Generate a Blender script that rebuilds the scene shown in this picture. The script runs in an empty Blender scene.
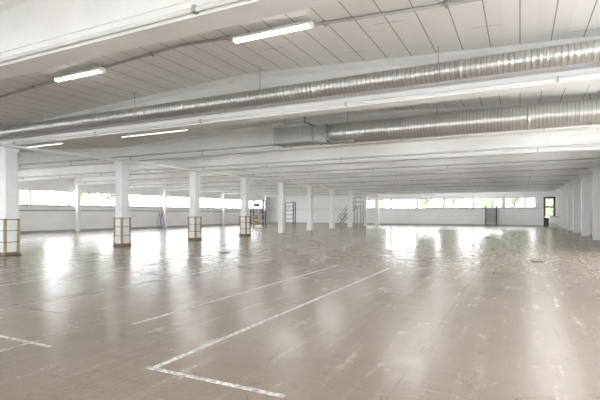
import bpy, math, random
from mathutils import Vector
random.seed(4)
S=bpy.context.scene
try:
    S.view_settings.view_transform='Standard'
    S.view_settings.look='None'
except Exception: pass
LINK=S.collection.objects.link

# ------------------------------------------------------------ mesh builder
class MB:
    def __init__(s): s.v=[];s.f=[];s.sm=[]
    def box(s,c,d):
        x,y,z=c;a,b,h=d[0]/2,d[1]/2,d[2]/2
        n=len(s.v)
        s.v+=[(x-a,y-b,z-h),(x+a,y-b,z-h),(x+a,y+b,z-h),(x-a,y+b,z-h),(x-a,y-b,z+h),(x+a,y-b,z+h),(x+a,y+b,z+h),(x-a,y+b,z+h)]
        for q in ((0,3,2,1),(4,5,6,7),(0,1,5,4),(1,2,6,5),(2,3,7,6),(3,0,4,7)):
            s.f.append(tuple(n+i for i in q)); s.sm.append(False)
        return s
    def mm(s,a,b):
        return s.box([(a[i]+b[i])/2 for i in range(3)],[abs(b[i]-a[i]) for i in range(3)])
    def rings(s,pts,radii,seg=12,cap=True,smooth=True):
        n0=len(s.v); P=[Vector(p) for p in pts]
        ref=None
        for i,p in enumerate(P):
            t=(P[min(i+1,len(P)-1)]-P[max(i-1,0)]).normalized()
            if ref is None:
                ref=Vector((0,0,1)) if abs(t.z)<.9 else Vector((1,0,0))
            u=t.cross(ref).normalized(); w=u.cross(t).normalized(); ref=w
            for k in range(seg):
                a=2*math.pi*k/seg
                q=p+(u*math.cos(a)+w*math.sin(a))*radii[i]
                s.v.append(tuple(q))
        for i in range(len(P)-1):
            for k in range(seg):
                a=n0+i*seg+k;b=n0+i*seg+(k+1)%seg
                s.f.append((a,b,b+seg,a+seg)); s.sm.append(smooth)
        if cap:
            s.f.append(tuple(n0+k for k in reversed(range(seg)))); s.sm.append(False)
            m=n0+(len(P)-1)*seg
            s.f.append(tuple(m+k for k in range(seg))); s.sm.append(False)
        return s
    def cyl(s,a,b,r,seg=12): return s.rings([a,b],[r,r],seg)
    def loft(s,secs):
        n0=len(s.v);m=len(secs[0])
        for q in secs: s.v+=list(q)
        for i in range(len(secs)-1):
            for k in range(m):
                a=n0+i*m+k;b=n0+i*m+(k+1)%m
                s.f.append((a,b,b+m,a+m)); s.sm.append(False)
        s.f.append(tuple(n0+k for k in reversed(range(m)))); s.sm.append(False)
        s.f.append(tuple(n0+(len(secs)-1)*m+k for k in range(m))); s.sm.append(False)
        return s
    def mesh(s,name,mat):
        me=bpy.data.meshes.new(name); me.from_pydata(s.v,[],s.f); 
        me.polygons.foreach_set('use_smooth',s.sm)
        import bmesh
        bm=bmesh.new(); bm.from_mesh(me); bmesh.ops.recalc_face_normals(bm,faces=bm.faces); bm.to_mesh(me); bm.free()
        me.materials.append(mat); me.update(); return me
def O(name,mb,mat,loc=(0,0,0),parent=None,bevel=0,**props):
    ob=bpy.data.objects.new(name, mb.mesh(name,mat) if isinstance(mb,MB) else mb)
    ob.location=loc; LINK(ob)
    if parent: ob.parent=parent
    if bevel:
        m=ob.modifiers.new('bev','BEVEL'); m.width=bevel; m.segments=2; m.limit_method='ANGLE'
    for k,v in props.items(): ob[k]=v
    return ob
def E(name,loc,**props):
    ob=bpy.data.objects.new(name,None); ob.location=loc; ob.empty_display_size=.2; LINK(ob)
    for k,v in props.items(): ob[k]=v
    return ob
def clone(root,loc,rotz=None,**props):
    n=root.copy(); LINK(n); n.location=loc
    if rotz is not None: n.rotation_euler[2]=rotz
    for k,v in props.items(): n[k]=v
    for c in list(root.children):
        d=c.copy(); LINK(d); d.parent=n
        for g in list(c.children):
            h=g.copy(); LINK(h); h.parent=d
    return n

# ------------------------------------------------------------ materials
def newmat(name):
    m=bpy.data.materials.new(name); m.use_nodes=True
    nt=m.node_tree; return m,nt,nt.nodes['Principled BSDF']
def mth(nt,op,a,b=None,c=None):
    n=nt.nodes.new('ShaderNodeMath'); n.operation=op
    for i,x in enumerate((a,b,c)):
        if x is None: continue
        if isinstance(x,(int,float)): n.inputs[i].default_value=x
        else: nt.links.new(x,n.inputs[i])
    return n.outputs[0]
def mix(nt,f,a,b):
    n=nt.nodes.new('ShaderNodeMix'); n.data_type='RGBA'
    if isinstance(f,(int,float)): n.inputs[0].default_value=f
    else: nt.links.new(f,n.inputs[0])
    for i,x in ((6,a),(7,b)):
        if isinstance(x,tuple): n.inputs[i].default_value=(*x,1) if len(x)==3 else x
        else: nt.links.new(x,n.inputs[i])
    return n.outputs[2]
def noise(nt,vec,scale,detail=4,rough=.55,stretch=None):
    if stretch:
        mp=nt.nodes.new('ShaderNodeMapping'); mp.inputs['Scale'].default_value=stretch
        nt.links.new(vec,mp.inputs[0]); vec=mp.outputs[0]
    n=nt.nodes.new('ShaderNodeTexNoise'); n.inputs['Scale'].default_value=scale
    n.inputs['Detail'].default_value=detail; n.inputs['Roughness'].default_value=rough
    nt.links.new(vec,n.inputs['Vector']); return n.outputs['Fac']
def ramp(nt,f,lo,hi):
    n=nt.nodes.new('ShaderNodeMapRange'); n.inputs[1].default_value=lo;n.inputs[2].default_value=hi
    nt.links.new(f,n.inputs[0]); return n.outputs[0]
def geo(nt):
    g=nt.nodes.new('ShaderNodeNewGeometry'); return g.outputs['Position']
def sep(nt,v):
    n=nt.nodes.new('ShaderNodeSeparateXYZ'); nt.links.new(v,n.inputs[0]); return n.outputs
def stripe(nt,c,period,width,off=0):
    a=mth(nt,'ADD',c,off); f=mth(nt,'PINGPONG',a,period/2); return mth(nt,'LESS_THAN',f,width/2)
def simple(name,col,rough=.5,metal=0,var=.12,scale=3,bump=0):
    m,nt,b=newmat(name)
    p=geo(nt); f=noise(nt,p,scale,5)
    d=tuple(c*(1-var) for c in col); e=tuple(min(1,c*(1+var*.5)) for c in col)
    nt.links.new(mix(nt,ramp(nt,f,.3,.7),d,e),b.inputs['Base Color'])
    b.inputs['Roughness'].default_value=rough; b.inputs['Metallic'].default_value=metal
    if bump:
        bn=nt.nodes.new('ShaderNodeBump'); bn.inputs['Strength'].default_value=bump; bn.inputs['Distance'].default_value=.01
        nt.links.new(noise(nt,p,scale*15,3),bn.inputs['Height']); nt.links.new(bn.outputs[0],b.inputs['Normal'])
    return m
M_beam=simple('beam_paint',(.865,.86,.85),.6,0,.06,1.2,.1)
M_col=simple('column_paint',(.87,.868,.86),.5,0,.05,2,.1)
M_white=simple('white_enamel',(.87,.87,.86),.4,0,.03)
M_dark=simple('dark_steel',(.07,.06,.05),.5,.3,.2)
M_band=simple('brown_steel_band',(.19,.145,.09),.5,.2,.2)
M_tan=simple('tan_angle_paint',(.40,.31,.18),.5,0,.25,6)
M_grey=simple('grey_enamel',(.38,.39,.40),.45,.1,.1)
M_blue=simple('blue_paint',(.12,.2,.34),.45,0,.15)
M_card=simple('cardboard',(.45,.33,.2),.8,0,.15)
M_frame=simple('window_frame_paint',(.52,.52,.51),.5,0,.05)
M_pipe=simple('painted_pipe',(.76,.755,.745),.4,0,.06)
M_pipeg=simple('grey_painted_pipe',(.33,.33,.325),.45,0,.1)
M_pipel=simple('pale_grey_painted_pipe',(.48,.48,.47),.45,0,.08)
M_trunk=simple('bark',(.16,.11,.07),.9,0,.3,8,.4)
M_iron=simple('cast_iron',(.09,.075,.06),.55,.6,.3,10)

def galv(name,col,rough):
    m,nt,b=newmat(name); p=geo(nt)
    f=noise(nt,p,1.3,4)
    seg=noise(nt,p,1,0,.5,(.9,.01,.01))
    c=mix(nt,ramp(nt,f,.3,.7),tuple(x*.92 for x in col),col)
    c=mix(nt,mth(nt,'MULTIPLY',ramp(nt,seg,.35,.65),.2),c,tuple(x*.72 for x in col))
    rb=stripe(nt,sep(nt,p)[0],.09,.018)
    c=mix(nt,mth(nt,'MULTIPLY',rb,.55),c,tuple(x*.42 for x in col))
    nt.links.new(c,b.inputs['Base Color']); b.inputs['Metallic'].default_value=.8
    b.inputs['Roughness'].default_value=rough
    return m
M_galv=galv('galvanised_duct',(.60,.595,.585),.33)
M_galv2=simple('galvanised_plate',(.46,.46,.455),.4,.6,.1)

m,nt,b=newmat('painted_ceiling_boards'); M_ceil=m
p=geo(nt); s=sep(nt,p)
seam=stripe(nt,s[0],.5,.018)
cellx=mth(nt,'FLOOR',mth(nt,'DIVIDE',mth(nt,'ADD',s[0],.25),.5))
joint=stripe(nt,mth(nt,'ADD',s[1],mth(nt,'MULTIPLY',mth(nt,'FRACT',mth(nt,'MULTIPLY',cellx,.618)),5)),5,.014)
wn=nt.nodes.new('ShaderNodeTexWhiteNoise'); wn.noise_dimensions='1D'; nt.links.new(cellx,wn.inputs['W'])
c=mix(nt,wn.outputs['Value'],(.85,.84,.825),(.905,.895,.88))
c=mix(nt,mth(nt,'MULTIPLY',ramp(nt,noise(nt,p,2,5,.6,(1,.25,1)),.5,.8),.25),c,(.76,.745,.725))
c=mix(nt,mth(nt,'MULTIPLY',mth(nt,'MAXIMUM',seam,joint),.8),c,(.22,.2,.19))
nt.links.new(c,b.inputs['Base Color']); b.inputs['Roughness'].default_value=.55

def wallmat(name,c1,c2):
    m,nt,b=newmat(name)
    p=geo(nt); s=sep(nt,p)
    c=mix(nt,ramp(nt,noise(nt,p,.7,5),.3,.7),c1,c2)
    c=mix(nt,mth(nt,'MULTIPLY',stripe(nt,s[2],.6,.02),.3),c,(.5,.5,.5))
    nt.links.new(c,b.inputs['Base Color']); b.inputs['Roughness'].default_value=.55
    return m
M_wall=wallmat('painted_wall',(.84,.84,.845),(.90,.90,.905))
M_wall_shade=wallmat('shade_grey_wall',(.60,.60,.60),(.68,.68,.68))  # white right wall greyed in colour, painting in shade between its columns

# floor
m,nt,b=newmat('polished_worn_concrete'); M_floor=m
p=geo(nt); s=sep(nt,p)
big=ramp(nt,noise(nt,p,.22,6,.6),.3,.7)
med=ramp(nt,noise(nt,p,1.5,10,.78),.34,.66)
fine=ramp(nt,noise(nt,p,30,7,.8),.35,.65)
c=mix(nt,big,(.268,.220,.170),(.318,.266,.212))
c=mix(nt,mth(nt,'MULTIPLY',med,.42),c,(.395,.34,.282))
c=mix(nt,mth(nt,'MULTIPLY',fine,.34),c,(.165,.131,.10))
streak=ramp(nt,noise(nt,p,1.1,8,.72,(6,.35,1)),.50,.68)
c=mix(nt,mth(nt,'MULTIPLY',streak,.32),c,(.455,.395,.33))
streak2=ramp(nt,noise(nt,p,1.5,8,.72,(.4,5,1)),.54,.70)
c=mix(nt,mth(nt,'MULTIPLY',streak2,.32),c,(.155,.122,.093))
scr=ramp(nt,noise(nt,p,2.2,5,.7,(.25,9,1)),.63,.69)
c=mix(nt,mth(nt,'MULTIPLY',scr,.42),c,(.52,.47,.41))
scr2=ramp(nt,noise(nt,p,1.7,5,.7,(12,.3,1)),.63,.69)
c=mix(nt,mth(nt,'MULTIPLY',scr2,.42),c,(.12,.095,.072))
blot=ramp(nt,noise(nt,p,.9,9,.78),.54,.62)
c=mix(nt,mth(nt,'MULTIPLY',blot,.28),c,(.165,.131,.10))
spots=ramp(nt,noise(nt,p,6,5,.65),.60,.68)
c=mix(nt,mth(nt,'MULTIPLY',spots,.48),c,(.115,.09,.068))
wob=mth(nt,'MULTIPLY',noise(nt,p,6,3),.02)
j1=stripe(nt,mth(nt,'ADD',s[0],wob),4.05,.013,.95); j2=stripe(nt,mth(nt,'ADD',s[1],wob),5,.013,.7)
jj=mth(nt,'MULTIPLY',mth(nt,'MAXIMUM',j1,j2),ramp(nt,noise(nt,p,1,3),.32,.55))
c=mix(nt,mth(nt,'MULTIPLY',jj,.7),c,(.10,.08,.06))
vc=nt.nodes.new('ShaderNodeTexVoronoi'); vc.feature='DISTANCE_TO_EDGE'; vc.inputs['Scale'].default_value=.4
mp=nt.nodes.new('ShaderNodeVectorMath'); mp.operation='ADD'; nt.links.new(p,mp.inputs[0])
nz=nt.nodes.new('ShaderNodeTexNoise'); nz.inputs['Scale'].default_value=.8; nt.links.new(p,nz.inputs['Vector']); nt.links.new(nz.outputs['Color'],mp.inputs[1])
nt.links.new(mp.outputs[0],vc.inputs['Vector'])
crack=mth(nt,'MULTIPLY',mth(nt,'LESS_THAN',vc.outputs['Distance'],.0018),ramp(nt,noise(nt,p,.8,2),.46,.52))
c=mix(nt,mth(nt,'MULTIPLY',crack,.55),c,(.11,.085,.065))
nt.links.new(c,b.inputs['Base Color'])
r=mth(nt,'ADD',mth(nt,'MULTIPLY',ramp(nt,noise(nt,p,1.6,9,.75),.34,.66),.11),.145)
r=mth(nt,'ADD',r,mth(nt,'MULTIPLY',fine,.05))
r=mth(nt,'ADD',r,mth(nt,'MULTIPLY',streak,.05))
nt.links.new(r,b.inputs['Roughness']); b.inputs['IOR'].default_value=1.47

m,nt,b=newmat('worn_line_paint'); M_line=m
p=geo(nt)
w=ramp(nt,noise(nt,p,16,8,.8),.44,.54); w2=ramp(nt,noise(nt,p,1.3,4),.22,.52)
tr=nt.nodes.new('ShaderNodeBsdfTransparent'); mx=nt.nodes.new('ShaderNodeMixShader')
b.inputs['Base Color'].default_value=(.86,.84,.80,1); b.inputs['Roughness'].default_value=.4
nt.links.new(mth(nt,'MULTIPLY',mth(nt,'ADD',mth(nt,'MULTIPLY',w,-.6),1),mth(nt,'ADD',mth(nt,'MULTIPLY',w2,.38),.62)),mx.inputs[0])
nt.links.new(tr.outputs[0],mx.inputs[1]); nt.links.new(b.outputs[0],mx.inputs[2])
nt.links.new(mx.outputs[0],nt.nodes['Material Output'].inputs[0])

m,nt,b=newmat('window_glass'); M_glass=m
tr=nt.nodes.new('ShaderNodeBsdfTransparent'); gl=nt.nodes.new('ShaderNodeBsdfGlossy'); gl.inputs['Roughness'].default_value=.02
mx=nt.nodes.new('ShaderNodeMixShader'); mx.inputs[0].default_value=.06
nt.links.new(tr.outputs[0],mx.inputs[1]); nt.links.new(gl.outputs[0],mx.inputs[2]); nt.links.new(mx.outputs[0],nt.nodes['Material Output'].inputs[0])

def tube(name,st):
    m,nt,b=newmat(name)
    b.inputs['Base Color'].default_value=(.9,.9,.9,1); b.inputs['Emission Color'].default_value=(1,.99,.975,1); b.inputs['Emission Strength'].default_value=st
    return m
M_tube=tube('fluorescent_diffuser',16); M_tube2=tube('slim_fluorescent_diffuser',2.2); M_tube3=tube('bright_fluorescent_diffuser',33)  # bright tubes: strength raised to light the far bays, hidden behind beams
m,nt,b=newmat('foliage'); M_leaf=m
p=geo(nt)
nt.links.new(mix(nt,ramp(nt,noise(nt,p,3,6,.7),.35,.65),(.07,.095,.055),(.17,.20,.13)),b.inputs['Base Color']); b.inputs['Roughness'].default_value=.8
M_ground=simple('pale_bounce_yard',(.56,.555,.545),.9,0,.15)  # unseen ground made pale to bounce sky light up to the ceiling

# ------------------------------------------------------------ room dims
XL,XM,XR=-33.0,-16.2,4.2
YB,YF=-8.0,56.0
ZU=3.82
def zc(x):
    if x>XM:
        rd=-6.2; return 4.95-.05*abs(x-rd)
    rd=-24.6; return 4.87-.05*abs(x-rd)
ZT=5.4
O('floor',MB().mm((XL-.3,YB-.3,-.3),(XR+.3,YF+.3,0)),M_floor,kind='structure')
mb=MB()
xs=[XL-.3,-24.6,XM,-6.2,XR+.3]
sec=[]
for x in xs: sec.append([(x,YB-.3,zc(x)),(x,YF+.3,zc(x)),(x,YF+.3,ZT),(x,YB-.3,ZT)])
mb.loft(sec)
O('ceiling',mb,M_ceil,kind='structure')

WZ0,WZ1=2.08,3.3
ycols=[-5.7+5*i for i in range(13)]
mb=MB()
T=.3
mb.mm((XL-T,YB-T,0),(XL,YF+T,WZ0)); mb.mm((XL-T,YB-T,WZ1),(XL,YF+T,4.55))
for y in ycols:
    mb.mm((XL-T,y-.12,WZ0),(XL,y+.12,WZ1))
mb.mm((XL-T,YB-T,WZ0),(XL,ycols[0]-.12,WZ1)); mb.mm((XL-T,54.5,WZ0),(XL,YF+T,WZ1))
O('wall_left',mb,M_wall,kind='structure')
mb=MB()
fx=[-18.2,-14.9,-11.6,-8.3,-5.0,-1.7,1.6]
DX0,DX1=2.35,3.5
mb.mm((XL,YF,0),(DX0,YF+T,WZ0)); mb.mm((DX1,YF,0),(XR,YF+T,WZ0))
mb.mm((XL,YF,WZ1),(XR,YF+T,4.55)); mb.mm((XL,YF,WZ0),(fx[0],YF+T,WZ1))
for x in fx[1:-1]: mb.mm((x-.07,YF,WZ0),(x+.07,YF+T,WZ1))
mb.mm((fx[-1],YF,WZ0),(DX0,YF+T,WZ1)); mb.mm((DX1,YF,WZ0),(XR,YF+T,WZ1))
O('wall_far',mb,M_wall,kind='structure')
rop=[(-.3,3.9),(4.7,8.9),(9.7,13.9),(14.7,18.9)]  # openings out of view, added so sky light floods in from the right
RZ0,RZ1=.9,3.5
mb=MB(); mb.mm((XR,YB-T,RZ1),(XR+T,YF+T,4.6)); mb.mm((XR,YB-T,0),(XR+T,YF+T,RZ0))
e=YB-T
for a,b_ in rop:
    mb.mm((XR,e,RZ0),(XR+T,a,RZ1)); e=b_
mb.mm((XR,e,RZ0),(XR+T,YF+T,RZ1))
O('wall_right',mb,M_wall_shade,kind='structure')
mb=MB()
BZ0,BZ1=.9,3.4
mb.mm((XL,YB-T,BZ1),(XR,YB,4.55)); mb.mm((XL,YB-T,0),(XR,YB,BZ0))
op=[(-32,-25),(-24.2,-17),(-15.8,-8.5),(-7.8,-1.8),(-1.2,3.9)]  # openings behind the camera, added to let sky light into the hall
e=XL
for a,b_ in op:
    mb.mm((e,YB-T,BZ0),(a,YB,BZ1)); e=b_
mb.mm((e,YB-T,BZ0),(XR,YB,BZ1))
O('wall_back',mb,M_wall,kind='structure')

wn_i=[0]
def window(p0,p1,axis,n):
    wn_i[0]+=1
    a0,z0=p0;a1,z1=p1[0],p1[1]; plane=p1[2]; L=a1-a0
    base=E('window_%d'%wn_i[0],((a0+a1)/2,plane,z0) if axis=='x' else (plane,(a0+a1)/2,z0),kind='structure')
    H=z1-z0; fr=MB()
    def b(u0,u1,v0,v1,t=.05):
        if axis=='x': fr.mm((u0,-t,v0),(u1,t,v1))
        else: fr.mm((-t,u0,v0),(t,u1,v1))
    f=.08
    b(-L/2,L/2,0,f);b(-L/2,L/2,H-f,H);b(-L/2,-L/2+f,f,H-f);b(L/2-f,L/2,f,H-f)
    for i in range(1,n):
        u=-L/2+L*i/n; b(u-.05,u+.05,f,H-f,.04)
    O('frame',fr,M_frame,parent=base)
    g=MB()
    if axis=='x': g.mm((-L/2+f,-.005,f),(L/2-f,.005,H-f))
    else: g.mm((-.005,-L/2+f,f),(.005,L/2-f,H-f))
    O('glass_pane',g,M_glass,parent=base)
for i in range(len(ycols)-1):
    window((ycols[i]+.12,WZ0),(ycols[i+1]-.12,WZ1,XL-.15),'y',4)
for i in range(len(fx)-1):
    window((fx[i]+(.07 if i else 0),WZ0),(fx[i+1]-(.07 if i<len(fx)-2 else 0),WZ1,YF+.15),'x',3)
for a,b_ in op: window((a,BZ0),(b_,BZ1,YB-.15),'x',4)  # added unseen windows, light source from behind
for a,b_ in rop: window((a,RZ0),(b_,RZ1,XR+.15),'y',3)  # added unseen windows, light source from the side
d=E('door_1',((DX0+DX1)/2,YF+.15,0),kind='structure')
fr=MB(); W=DX1-DX0
fr.mm((-W/2,-.08,0),(-W/2+.2,.08,3.3)); fr.mm((W/2-.2,-.08,0),(W/2,.08,3.3)); fr.mm((-W/2,-.08,3.1),(W/2,.08,3.3))
fr.mm((-W/2,-.08,2.1),(W/2,.08,2.25)); fr.mm((-W/2,-.06,0),(W/2,.06,1.0))
O('frame',fr,M_dark,parent=d); O('glass_pane',MB().mm((-W/2+.1,-.005,.9),(W/2-.1,.005,3.2)),M_glass,parent=d)
O('handle',MB().cyl((-W/2+.25,-.1,.95),(-W/2+.25,-.1,1.25),.02),M_galv2,parent=d)
O('baseboard_left',MB().mm((XL,YB,0),(XL+.02,YF,.15)),M_grey,kind='structure')
O('baseboard_far',MB().mm((XL,YF-.02,0),(DX0,YF,.15)),M_grey,kind='structure')
O('baseboard_right',MB().mm((XR-.02,YB,0),(XR,YF,.15)),M_grey,kind='structure')
O('trim_1',MB().mm((XL,YB,WZ0-.06),(XL+.12,YF,WZ0)),M_frame,kind='structure')
O('trim_2',MB().mm((XL+.13,YF-.12,WZ0-.06),(DX0-.05,YF,WZ0)),M_frame,kind='structure')

# ------------------------------------------------------------ columns
cs=.42
def column(name,w,dpt,h,label,group):
    c=E(name,(0,0,0),label=label,category='column',group=group)
    O('shaft',MB().mm((-w/2,-dpt/2,0),(w/2,dpt/2,h-.16)),M_col,parent=c,bevel=.015)
    O('capital',MB().mm((-w/2-.04,-dpt/2-.04,h-.16),(w/2+.04,dpt/2+.04,h)),M_col,parent=c)
    return c
c0=column('column',cs,cs,ZU,'square white painted concrete column carrying the roof beams','central row of columns')
first=True
for y in ycols:
    if y<0: 
        if first: c0.location=(XM,y,0); first=False
        else: clone(c0,(XM,y,0))
        continue
    lab='square white concrete column inside a steel corner guard' if 9<y<25 else 'square white painted concrete column carrying the roof beams'
    clone(c0,(XM,y,0),label=lab)
cr=column('column',.42,.3,ZU,'white painted column standing against the side wall','columns along the side wall')
cr.location=(XR-.35,ycols[0],0)
for y in ycols[1:]: clone(cr,(XR-.35,y,0))
cl=column('column',.28,.28,ZU,'white painted column against the window wall','columns along the window wall')
cl.location=(XL+.35,ycols[0],0)
for y in ycols[1:]: clone(cl,(XL+.35,y,0))

g=E('column_guard',(XM,9.3,0),label='tan steel corner guard with thin bands around a white column',category='column guard',group='guards on the central columns')
r=.26;H=1.3
for sx in (-1,1):
    for sy in (-1,1):
        q=MB(); 
        q.mm((sx*r,sy*r,.03),(sx*(r-.075),sy*(r-.012),H)); q.mm((sx*r,sy*(r-.012),.03),(sx*(r-.012),sy*(r-.075),H))
        O('corner_post',q,M_tan,parent=g)
for z,h in ((.08,.10),(.48,.022),(.88,.022),(H-.03,.03)):
    q=MB(); R=r+.01;t=.015
    q.mm((-R,-R,z-h/2),(R,-R+t,z+h/2));q.mm((-R,R-t,z-h/2),(R,R,z+h/2));q.mm((-R,-R+t,z-h/2),(-R+t,R-t,z+h/2));q.mm((R-t,-R+t,z-h/2),(R,R-t,z+h/2))
    O('band',q,M_band,parent=g)
q=MB().mm((-.3,-.3,0),(.3,-.215,.03)).mm((-.3,.215,0),(.3,.3,.03)).mm((-.3,-.215,0),(-.215,.215,.03)).mm((.215,-.215,0),(.3,.215,.03))
O('base_plate',q,M_dark,parent=g)
for y in (14.3,19.3,24.3): clone(g,(XM,y,0))

# ------------------------------------------------------------ roof beams
def beam_mesh(x0,x1):
    mb=MB(); rd=-6.2 if x1>XM+1 else -24.6
    secs=[]
    for x in (x0,rd,x1):
        t=zc(x)-.005; u=ZU
        pr=[(-.2,u),(.2,u),(.2,u+.2),(.1,u+.28),(.1,t-.14),(.17,t-.08),(.17,t),(-.17,t),(-.17,t-.08),(-.1,t-.14),(-.1,u+.28),(-.2,u+.2)]
        secs.append([(x,a,z) for a,z in pr])
    mb.loft(secs); return mb
me1=beam_mesh(XM+.01,XR-.02).mesh('roof_beam',M_beam); me2=beam_mesh(XL+.02,XM-.01).mesh('roof_beam',M_beam)
for y in ycols:
    for me in (me1,me2):
        O('roof_beam',me,M_beam,(0,y,0),label='white painted tapered concrete roof beam spanning between columns',category='beam',group='roof beams')

# ------------------------------------------------------------ ducts
def ribbed(x0,x1,r,pitch=.13,seg=28,dr=.004):
    pts=[];rad=[];x=x0
    n=int((x1-x0)/pitch)
    pitch=(x1-x0)/n
    for i in range(n):
        a=x0+i*pitch
        for f,k in ((0,0),(.8,0),(.86,dr),(.94,dr)):
            pts.append((a+f*pitch,0,0)); rad.append(r+k)
    pts.append((x1,0,0)); rad.append(r)
    return MB().rings(pts,rad,seg)
Y1,Z1,R1=8.72,4.19,.175
d1=E('ventilation_duct',(0,Y1,Z1),label='long round galvanised spiral air duct hung beside a beam',category='duct')
O('spiral_pipe',ribbed(XL+.4,XR-.8,R1,.11,40),M_galv,parent=d1)
for x in range(-31,4,3):
    O('collar',MB().rings([(x-.035,0,0),(x-.03,0,0),(x+.03,0,0),(x+.035,0,0)],[R1,R1+.008,R1+.008,R1],40,False),M_galv,parent=d1)
for x in [v+.6 for v in range(-30,3,4)]:
    O('hanger',MB().cyl((x,0,R1+.01),(x,0,zc(x)-Z1),.008,6),M_galv2,parent=d1)
    O('strap',MB().rings([(x-.015,0,0),(x+.015,0,0)],[R1+.01]*2,40,False),M_galv2,parent=d1)
Y2,Z2,R2=13.45,4.10,.33
d2=E('ventilation_duct',(0,Y2,Z2),label='large round galvanised duct leading from a square box unit',category='duct')
O('spiral_pipe',ribbed(-5.6,XR-.8,R2,.22,48,.003),M_galv,parent=d2)
O('reducer',MB().loft([[(-6.1,-.3,-.25),(-6.1,.3,-.25),(-6.1,.3,.25),(-6.1,-.3,.25)],[(-5.62,-.3,-.3),(-5.62,.3,-.3),(-5.62,.3,.3),(-5.62,-.3,.3)]]),M_galv2,parent=d2)
O('box_unit',MB().mm((-7.5,-.38,-.24),(-6.1,.38,.29)),M_galv2,parent=d2)
for x in (-7.5,-6.1): O('flange',MB().mm((x-.02,-.41,-.27),(x+.02,.41,.32)),M_galv2,parent=d2)
O('access_panel',MB().mm((-7.0,-.40,-.15),(-6.45,-.38,.2)),M_galv2,parent=d2)
for x in (-3.6,.2,2.9):
    O('collar',MB().rings([(x-.04,0,0),(x-.035,0,0),(x+.035,0,0),(x+.04,0,0)],[R2,R2+.01,R2+.01,R2],48,False),M_galv,parent=d2)
for x in (-7.3,-5,-2.2,1.6):
    O('hanger',MB().cyl((x,0,.28),(x,0,zc(x)-Z2),.01,6),M_galv2,parent=d2)
    if x>-6: O('strap',MB().rings([(x-.02,0,0),(x+.02,0,0)],[R2+.01]*2,48,False),M_galv2,parent=d2)
O('drop_pipe',MB().rings([(-6.3,-.5,.6),(-6.3,-.5,.37),(-6.1,-.55,.29),(-5.8,-.6,.1),(-5.5,-.6,-.22),(-5.3,-.6,-.36),(-4.6,-.6,-.38)],[.035]*7,10),M_pipeg,parent=d2,label='bent grey pipe dropping past the box unit')

def pipe_x(y,z,r,x0,x1,mat=M_pipe,label='thin white painted pipe running along a roof beam',cl=.043):
    e=E('pipe',(0,y,z),label=label,category='pipe',group='ceiling service pipes')
    O('tube',MB().cyl((x0,0,0),(x1,0,0),r,10),mat,parent=e)
    x=x0+1
    cm=MB().mm((-.02,-r-.012,-r-.012),(.02,cl,r+.012)).mesh('pipe_clip',M_galv2)
    while x<x1: 
        c=O('pipe_clip',cm,M_galv2,(x,0,0),e); x+=4
for i,y in enumerate(ycols[2:]):
    pipe_x(y-.245,ZU+.06,.03,XL+.6,XR-.8)
    if i>=2: pipe_x(y-.262,ZU+.17,.026,XL+.6,XR-.8,M_pipel,'thin grey pipe added along a roof beam as a shade line',.06)  # grey rows added to draw the shaded gaps between far beams
e=E('cable_conduit',(0,6.95,0),label='thin grey cable conduit running across the ceiling between lamps',category='conduit')
pts=[(x,0,zc(x)-.03) for x in (XL+.5,-24.6,XM,-6.2,XR-.6)]
O('tube',MB().rings(pts,[.026]*5,8),M_pipel,parent=e)
for i in range(-31,4,2): O('pipe_clip',MB().mm((i-.02,-.05,zc(i)-.07),(i+.02,.05,zc(i)-.001)),M_galv2,parent=e)
e=E('cable_tray',(-15.6,0,ZU-.072),label='narrow grey cable tray running under the beams beside columns',category='cable tray')
O('tray',MB().mm((-.1,-5,0),(.1,55,.01)).mm((-.1,-5,.01),(-.09,55,.07)).mm((.09,-5,.01),(.1,55,.07)),M_white,parent=e)

# ------------------------------------------------------------ lamps
def lamp(rod,kind):
    e=E('fluorescent_lamp',(0,0,0),label='white fluorescent strip lamp, lit, fixed under the ceiling' if kind==0 else 'slim white fluorescent strip lamp hung on rods between beams',category='lamp',group='ceiling strip lamps')
    O('lamp_housing',MB().mm((-.78,-.07,0),(.78,.07,.05)),M_white,parent=e)
    if kind==0: 
        for a,b_ in ((-.80,-.77),(.77,.80)): O('end_cap',MB().mm((a,-.07,-.05),(b_,.07,.05)),M_white,parent=e)
    rr=(.034,.018,.05)[kind]
    O('diffuser',MB().rings([(-.76,0,-rr*.5),(.76,0,-rr*.5)],[rr,rr],12),(M_tube,M_tube2,M_tube3)[kind],parent=e)
    for x in (-.5,.5): O('hanger',MB().cyl((x,0,.05),(x,0,.05+rod),.012,6),M_galv2,parent=e)
    return e
proto={}
for gy in [ycols[i]+2.5 for i in range(12)]:
    kind=0 if gy<8 else (1 if gy<15 else 2)
    xl=[1.1,-3.97,-9.1,-14.1,-19.3,-24.6,-29.6]
    if kind==1: xl=[-11.0,-12.6,-17.6,-19.2,-24.6,-29.6]
    for x in xl:
        z=zc(x)-.12 if kind==0 else 4.36
        rod=round(zc(x)-z-.05,3)
        key=(kind,round(rod,2))
        if key not in proto:
            l=lamp(rod,kind); l.location=(x,gy,z); proto[key]=l
        else: clone(proto[key],(x,gy,z))

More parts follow.
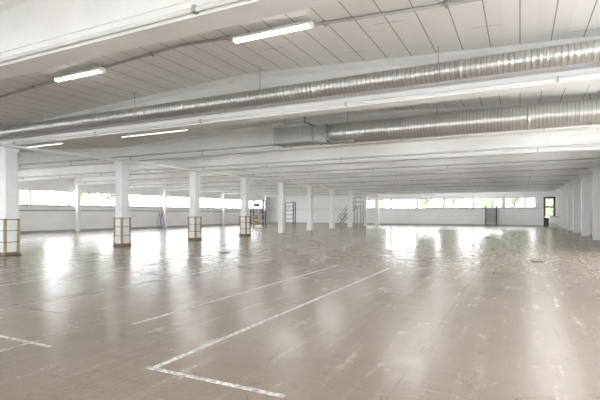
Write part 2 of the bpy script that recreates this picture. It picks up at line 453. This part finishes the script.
# ------------------------------------------------------------ floor markings & covers
def mark(a,b,label):
    O('floor_marking',MB().mm((a[0],a[1],.0008),(b[0],b[1],.0025)),M_line,label=label,category='floor marking',group='painted floor lines')
w=.035
for X,ya,yb in ((-3.17,3.19,11.8),(-4.67,4.3,11.9),(-7.2,3.2,12.3),(-9.6,4.5,12.5),(-12.1,6,12.5)):
    mark((X-w,ya,0),(X+w,yb,0),'long worn white painted line on the concrete floor')
for xa,xb in ((-3.25,-1.72),(-5.75,-4.7)):
    mark((xa,3.13,0),(xb,3.19,0),'short worn white painted cross line on the floor')
mark((-9.5,8.0,0),(-7.3,8.08,0),'short worn white painted cross line on the floor')
cv=E('manhole_cover',(-1.6,28.7,0),label='round dark cast iron cover set in the concrete floor',category='manhole cover',group='floor covers')
O('rim',MB().rings([(0,0,.0),(0,0,.006)],[.42,.42],32),M_grey,parent=cv)
O('lid',MB().rings([(0,0,.006),(0,0,.012)],[.36,.36],32),M_iron,parent=cv)
for i in range(-2,3): O('grip_ridge',MB().mm((-.25,i*.11-.015,.012),(.25,i*.11+.015,.016)),M_iron,parent=cv)
for l in ((.47,15.3,0),(-9.9,13.5,0)):
    n=clone(cv,l); n.scale=(.6,.6,1)

# ------------------------------------------------------------ distant objects
def rack(loc,w,h,d,label,nsh=5,mat=M_dark):
    e=E('storage_rack',loc,label=label,category='shelf')
    for sx in (-1,1):
        for sy in (-1,1): O('upright',MB().mm((sx*w/2,sy*d/2,0),(sx*(w/2-.09),sy*(d/2-.09),h)),mat,parent=e)
    for i in range(nsh):
        z=.15+i*(h-.3)/(nsh-1); O('shelf',MB().mm((-w/2,-d/2,z),(w/2,d/2,z+.05)),mat,parent=e)
    for i in range(nsh-1):
        z0=.2+i*(h-.3)/(nsh-1);z1=z0+(h-.3)/(nsh-1)-.05
        for sx in (-1,1):
            O('brace',MB().cyl((sx*(w/2-.03),-d/2+.05,z0),(sx*(w/2-.03),d/2-.05,z1),.02,6),mat,parent=e)
    return e
rack((-26.6,42.6,0),1.7,3.0,.7,'dark steel storage rack holding boxes near the corner')
rack((-27.6,52.0,0),1.6,3.0,.7,'empty dark steel storage rack near the far corner',6)
rz=[.15+i*2.7/4+.051 for i in range(5)]
for i,(x,k,mt,nm) in enumerate(((-.3,0,M_card,'brown cardboard'),(.35,1,M_grey,'grey plastic'),(-.35,1,M_card,'brown cardboard'),(.1,2,M_grey,'grey plastic'),(-.2,3,M_blue,'blue plastic'))):
    bb=E('storage_box',(-26.6+x,42.6,rz[k]),label=nm+' box standing on the dark storage rack',category='box',group='boxes on the rack')
    O('body',MB().mm((-.24,-.22,0),(.24,.22,.34)),mt,parent=bb,bevel=.01)
    O('lid',MB().mm((-.26,-.24,.34),(.26,.24,.39)),mt,parent=bb)
e=E('pipe',(XL+.041,0,1.7),label='grey pipe running along the wall below the windows',category='pipe')
O('tube',MB().cyl((0,-7,0),(0,55,0),.035,8),M_pipeg,parent=e)
for y in range(-5,55,5): O('pipe_clip',MB().mm((-.04,y-.03,-.05),(.045,y+.03,.05)),M_galv2,parent=e)

st=E('staircase',(-19.2,48.5,0),label='grey steel staircase with railings rising to a landing',category='staircase')
n=13;rise=2.3/n;run=.16;zt=2.3
for sy in (-.45,.45):
    O('stringer',MB().loft([[(0,sy-.02,0),(0,sy+.02,0),(.2,sy+.02,0),(.2,sy-.02,0)],[(n*run-.1,sy-.02,zt-.15),(n*run-.1,sy+.02,zt-.15),(n*run+.1,sy+.02,zt),(n*run+.1,sy-.02,zt)]]),M_pipeg,parent=st)
for i in range(n): O('step',MB().mm((.05+i*run,-.43,(i+1)*rise-.03),(.25+i*run,.43,(i+1)*rise)),M_pipeg,parent=st)
O('landing',MB().mm((n*run+.05,-.5,zt-.06),(n*run+.9,.5,zt)),M_grey,parent=st)
for x in (n*run+.1,n*run+.85):
    for y in (-.45,.45): O('support_post',MB().cyl((x,y,0),(x,y,zt-.06),.045,8),M_pipeg,parent=st)
for sy in (-.45,.45):
    for (a,b_,rr) in (((0.1,sy,1.0),(n*run,sy,zt+1),.035),((0.1,sy,.55),(n*run,sy,zt+.5),.025),((n*run,sy,zt+1),(n*run+.85,sy,zt+1),.035),((n*run,sy,zt+.5),(n*run+.85,sy,zt+.5),.025)):
        O('railing',MB().cyl(a,b_,rr,8),M_pipeg,parent=st)
    for i in range(0,n+1,3): O('railing_post',MB().cyl((.1+i*run,sy,i*rise+.02),(.1+i*run,sy,i*rise+1.0),.025,8),M_pipeg,parent=st)
    O('railing_post',MB().cyl((n*run+.85,sy,zt),(n*run+.85,sy,zt+1),.025,8),M_pipeg,parent=st)

cb=E('electrical_cabinet',(-3.0,55.6,0),label='grey metal electrical cabinet on legs against the wall',category='cabinet')
O('body',MB().mm((-.5,-.25,.5),(.5,.3,1.9)),M_grey,parent=cb,bevel=.01)
for sx in (-1,1): O('door',MB().mm((sx*.02,-.28,.55),(sx*.47,-.25,1.85)),M_grey,parent=cb)
for sx in (-1,1):
    for sy in (-.2,.25): O('leg',MB().mm((sx*.6,sy-.03,0),(sx*.52,sy+.03,2.3)),M_dark,parent=cb)
O('top_rail',MB().mm((-.64,-.27,2.25),(.64,.3,2.33)),M_dark,parent=cb)
dr=E('waste_bin',(3.0,50.4,0),label='white cylindrical bin with grey lid beside the wall',category='bin')
O('body',MB().rings([(0,0,0),(0,0,.02),(0,0,.5),(0,0,.52),(0,0,.56),(0,0,1.1)],[.36,.4,.41,.43,.41,.42],24),M_white,parent=dr)
O('lid',MB().rings([(0,0,1.1),(0,0,1.16),(0,0,1.22)],[.44,.44,.3],24),M_grey,parent=dr)
ld=E('step_ladder',(-32.0,33,0),label='small blue folding step ladder standing by the window wall',category='ladder')
for sy in (-.22,.22):
    for sx in (-1,1): O('rail',MB().cyl((sx*.38,sy,.02),(0,sy*.8,1.5),.022,6),M_blue,parent=ld)
for i in range(5):
    t=(i+1)/6; O('step',MB().mm((-.38+.38*t-.04,-.21,1.5*t-.015),(-.38+.38*t+.06,.21,1.5*t+.015)),M_blue,parent=ld)
O('top_platform',MB().mm((-.12,-.2,1.48),(.12,.2,1.52)),M_blue,parent=ld)

# ------------------------------------------------------------ outdoors
O('ground',MB().mm((-140,-80,-.6),(110,160,-.33)),M_ground,kind='structure')
import bmesh
from mathutils import noise as mn
def foliage_mesh(seed):
    bm=bmesh.new(); rnd=random.Random(seed)
    for i in range(10):
        t=bmesh.ops.create_icosphere(bm,subdivisions=3,radius=rnd.uniform(1.0,1.6))
        off=Vector((rnd.uniform(-1.3,1.3),rnd.uniform(-1.1,1.1),rnd.uniform(2.4,6.3)))
        for v in t['verts']:
            nn=mn.noise(v.co*1.7+off)+.5*mn.noise(v.co*4+off)
            v.co=v.co*(1+.35*nn)+off
    me=bpy.data.meshes.new('foliage'); bm.to_mesh(me); bm.free(); me.materials.append(M_leaf); return me
fm=[foliage_mesh(i) for i in range(3)]
tk=MB().rings([(0,0,0),(0,0,.5),(.05,0,1.8),(0,.1,3.8),(.1,0,5.3)],[.25,.22,.18,.14,.06],10).rings([(0,.05,2.7),(.7,.3,3.9),(1.1,.5,4.7)],[.09,.06,.03],8).mesh('trunk',M_trunk)
spots_=[(-23,76),(-16,90),(-10,77),(-5,90),(.5,72),(5.2,78),(9,92),(3.8,64.5),(-58,22),(-56,42),(-62,1),(-70,60),(-52,31),(-60,52),(-50,14),(-1.5,96)]
for i,(x,y) in enumerate(spots_):
    t=E('tree',(x,y,-.32),label='leafy green tree outside the windows',category='tree',group='trees outside')
    t.rotation_euler[2]=random.random()*6; 
    O('trunk',tk,M_trunk,parent=t); O('foliage',fm[i%3],M_leaf,parent=t)

wd=bpy.data.worlds.new('World'); S.world=wd; wd.use_nodes=True
nt=wd.node_tree; bg=nt.nodes['Background']
bg.inputs[0].default_value=(.94,.97,1,1); bg.inputs[1].default_value=17.5

cam=bpy.data.cameras.new('Camera'); co=bpy.data.objects.new('Camera',cam); LINK(co)
cam.sensor_width=36; cam.lens=36*440/600; cam.shift_y=13/600
cam.clip_end=500
co.location=(0,0,1.5); co.rotation_euler=(math.radians(90),0,math.atan2(220,440))
S.camera=co
